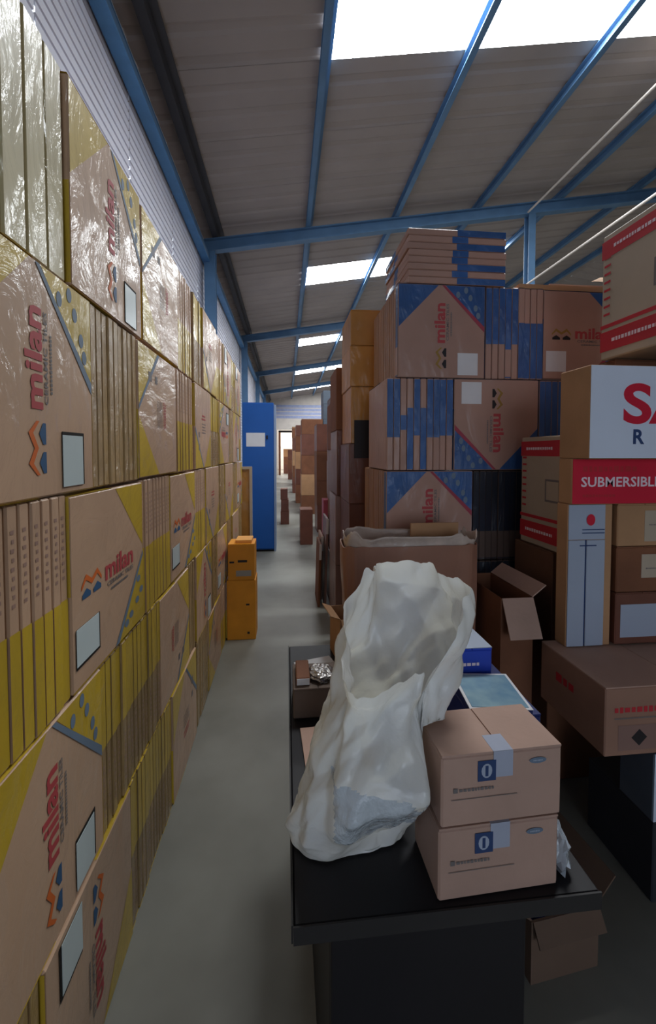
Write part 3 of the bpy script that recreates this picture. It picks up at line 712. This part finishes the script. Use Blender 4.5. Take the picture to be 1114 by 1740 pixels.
# small open carton on the floor right of the desk
e = open_box('open_carton', .72, .96, 1.14, 1.40, 0, .20, mat('dusty_brown_card', '#6B5648', .8, .1), 'small open carton on the floor under the right end of the desk', [('f', 2.6, .06), ('l', .9, .10), ('r', .7, .10)], rot=.1)
bt = empty('blue_bottle', (.82, 1.24, .006)); tag(bt, 'blue bottle with pale cap standing in the small open floor carton', 'bottle')
b = MB(); b.tube((0, 0, 0), (0, 0, .21), .03, M['royal'], 16); b.tube((0, 0, .21), (0, 0, .25), .03, M['royal'], 16, .014); b.build('body', bt)
b = MB(); b.tube((0, 0, .25), (0, 0, .285), .018, M['whitebox'], 12); b.build('cap', bt)

# ---------------------------------------------------------------- left aisle things
for z0, z1, x0, x1, lb in ((0, .52, -.512, -.268, 'lower amber-yellow box on the floor against the left stack'), (.521, .835, -.50, -.275, 'upper amber-yellow box with grey label beside the left stack')):
    e, a, c, h = carton('amber_box', x0, x1, 3.57, 3.80, z0, z1, M['amber'], lb, 'box')
    b = MB(); y = -c-.001
    if z0 > 0:
        b.box(-.045, .085, y, -c, .035, .085, mat('grey_label', '#9A958C', .6, .05)); b.face([(-.10, .15), (-.06, .15), (-.06, .165), (-.10, .165)], y, M['black']); b.face([(-.03, .155), (.05, .155), (.05, .175), (-.03, .175)], y, M['black']); b.build('label', e)
    else:
        b.face([(.04, .30), (.07, .30), (.07, .315), (.04, .315)], y, M['black']); b.face([(.05, .05), (.07, .05), (.07, .07), (.05, .07)], y, M['black']); b.build('spot_print', e)
b = MB(); b.box(-.44, -.30, 3.6, 3.78, .8365, .865, mat('orange_paper', '#E0A050', .6, .08), bev=.004); tag(b.build('yellow_pack'), 'thin orange packet lying on the upper amber-yellow box', 'packet')
# leaning board
e = empty('leaning_board', (-.50, 5.08, 0)); tag(e, 'orange-brown board with pale frame leaning at the end of the left stack', 'board')
b = MB(); b.box(-.10, .055, 0, .02, 0, 1.42, M['golden']); b.build('panel', e)
b = MB(); b.box(.055, .085, -.01, .03, 0, 1.45, M['creambox']); b.box(-.10, .055, -.01, .03, 1.42, 1.45, M['creambox']); b.build('frame', e)
# blue cabinet
e = empty('steel_cabinet', (-.45, 6.75, 0)); tag(e, 'tall blue steel cabinet with a white notice at the end of the left stack', 'cabinet')
b = MB(); b.box(-.25, .25, .022, .50, .03, 2.43, M['cabblue'], bev=.006); b.box(-.24, .24, .03, .49, 0, .03, M['dark']); b.build('body', e)
b = MB(); b.box(-.246, .246, 0, .02, .05, 2.41, M['cabblue'], bev=.005); dd = b.build('door', e)
b = MB(); b.box(.13, .155, -.02, 0, 1.84, 1.90, M['black'], bev=.004); b.build('handle', dd)
b = MB(); b.box(-.19, .11, -.0015, 0, 1.72, 1.94, M['paper']); b.build('notice', e)
b = MB(); b.box(.2505, .28, .03, .48, 0, 2.40, mat('pale_edge', '#8FA0BC', .6, .05)); b.build('side_trim', e)
# small brown carton pile past the cabinet
for k, (x0, x1, z0, z1) in enumerate(((-.13, .06, 0, .30), (-.12, .05, .302, .56), (-.13, .03, .562, .80))):
    carton('brown_carton', x0, x1, 9.3, 9.7, z0, z1, M['brownred'], '%s brown carton of the little pile right of the blue cabinet' % ['lowest', 'middle', 'topmost'][k])
# ---------------------------------------------------------------- right aisle wall further back
def column(xa, xb, y0, y1, levels, mats, desc, jit=.01, cat='carton', grp=None):
    z = 0
    for i, h in enumerate(levels):
        dx = random.uniform(-jit, jit)
        lb = '%s, %s from floor' % (desc, ORD[i])
        carton('brown_carton', xa+dx, xb+dx, y0, y1, z, z+h-.003, mats[i % len(mats)], lb, cat, grp); z += h
BR, GO, KD = M['brownred'], M['golden'], M['kraftdark']
pink = mat('film_wrapped_mauve_card', '#8C6C66', .45, .12, 5, coat=.6, cbump=.9, cscale=12)
column(.47, .98, 3.02, 3.5, [.42, .42, .40, .45, .42, .30, .26], [BR, BR, BR, BR, GO, GO, GO], 'golden brown carton in the tall column behind the blue stack')
b = MB(); b.box(.50, .61, 3.005, 3.015, 1.58, 1.86, M['black']); tag(b.build('black_panel'), 'small black panel on the front of the tall golden brown column', 'panel')
column(.44, .95, 3.6, 4.1, [.62, .62, .58, .55], [pink, pink, BR, KD], 'mauve film-wrapped carton in the second aisle column')
column(.47, 1.0, 4.2, 4.75, [.55, .55, .55, .50], [BR, KD, BR, KD], 'red-brown carton in the third aisle column')
column(.62, 1.15, 5.6, 6.2, [.5, .5, .5, .5, .4], [KD, BR, pink], 'brown carton in the fourth aisle column')
column(.75, 1.3, 6.9, 7.5, [.5, .5, .5, .5, .45], [BR, KD, pink], 'brown carton in the fifth aisle column')
column(.62, 1.2, 8.3, 9.0, [.55, .5, .6, .55], [BR, KD, KD], 'brown carton in the sixth aisle column')
column(.40, .95, 10.8, 11.5, [.5, .55, .5, .55, .4], [KD, M['kraft'], KD, BR], 'carton in the seventh aisle column')
column(.98, 1.6, 10.8, 11.5, [.5, .55, .5, .55, .4, .4, .35], [BR, KD, BR, KD, M['slate'], M['slate'], M['slate']], 'carton in the tall grey topped column down the aisle')
column(.30, .95, 13.2, 14.0, [.6, .5, .55, .5, .35], [KD, BR, M['kraft']], 'carton in the eighth aisle column')
column(.25, .95, 16.5, 17.3, [.6, .5, .6, .5, .4], [BR, KD, M['kraft']], 'carton in the ninth aisle column')
column(.3, 1.1, 20.5, 21.5, [.6, .6, .6, .6, .5], [KD, M['kraft'], BR], 'carton in the tenth aisle column')
column(.1, .9, 25, 26, [.6, .6, .6], [BR, KD], 'carton in the last aisle column before the doorway')
for i, (x, y) in enumerate(((-.2, 32), (.6, 33.5), (1.5, 32.5))):
    column(x, x+.8, y, y+.8, [.7, .6, .6], [BR, KD, M['kraft']], '%s brown pile in the room beyond the far doorway' % ['left', 'middle', 'right'][i])
# leaning boards beside the right aisle wall
for i, (x, h_, m_, lb) in enumerate(((.335, .66, M['kraftdark'], 'dark brown board leaning by the right side of the aisle, nearest the floor path'), (.372, .70, M['kraftlight'], 'pale tan board leaning between two darker boards by the aisle'), (.405, .92, pink, 'taller mauve board leaning against the film-wrapped column'))):
    b = MB(); b.box(-.012, .012, 0, .42, 0, h_, m_, bev=.003); b.box(-.013, .013, -.003, .0, h_-.16, h_+.001, M['paper']); o = b.build('leaning_board'); o.location = (x, 4.25+.22*i if i < 2 else 4.30, 0); o.rotation_euler = (0, .03, 0); tag(o, lb, 'board')
    o.location.x -= .0
carton('narrow_carton', .56, .70, 6.2, 6.5, 0, .9, mat('rose_card', '#A84A58', .6, .1), 'rose coloured narrow carton by the right side of the aisle')
carton('low_carton', .24, .46, 7.2, 7.6, 0, .62, BR, 'low brown carton standing out in the aisle on the right')
# brown cardboard lying on the blue stack top right, and the stacks behind
b = MB(); b.box(1.30, 2.1, 2.22, 2.7, 5*H+.002, 5*H+.03, M['kraft']); b.box(1.5, 2.1, 2.25, 2.6, 5*H+.031, 5*H+.05, M['kraftlight']); tag(b.build('flattened_cardboard'), 'flattened brown cardboard lying on the right part of the blue stack', 'cardboard')
b = MB(); b.add([(1.72, 2.2, 5*H+.052), (2.0, 2.2, 5*H+.052), (1.95, 2.3, 5*H+.13), (1.85, 2.3, 5*H+.12)], [(0, 1, 2, 3)], M['kraft']); b.add([(1.72, 2.205, 5*H+.052), (2.0, 2.205, 5*H+.052), (1.95, 2.305, 5*H+.13), (1.85, 2.305, 5*H+.12)], [(3, 2, 1, 0)], M['kraft']); tag(b.build('loose_flap'), 'loose kraft flap sticking up on the flattened cardboard', 'cardboard')
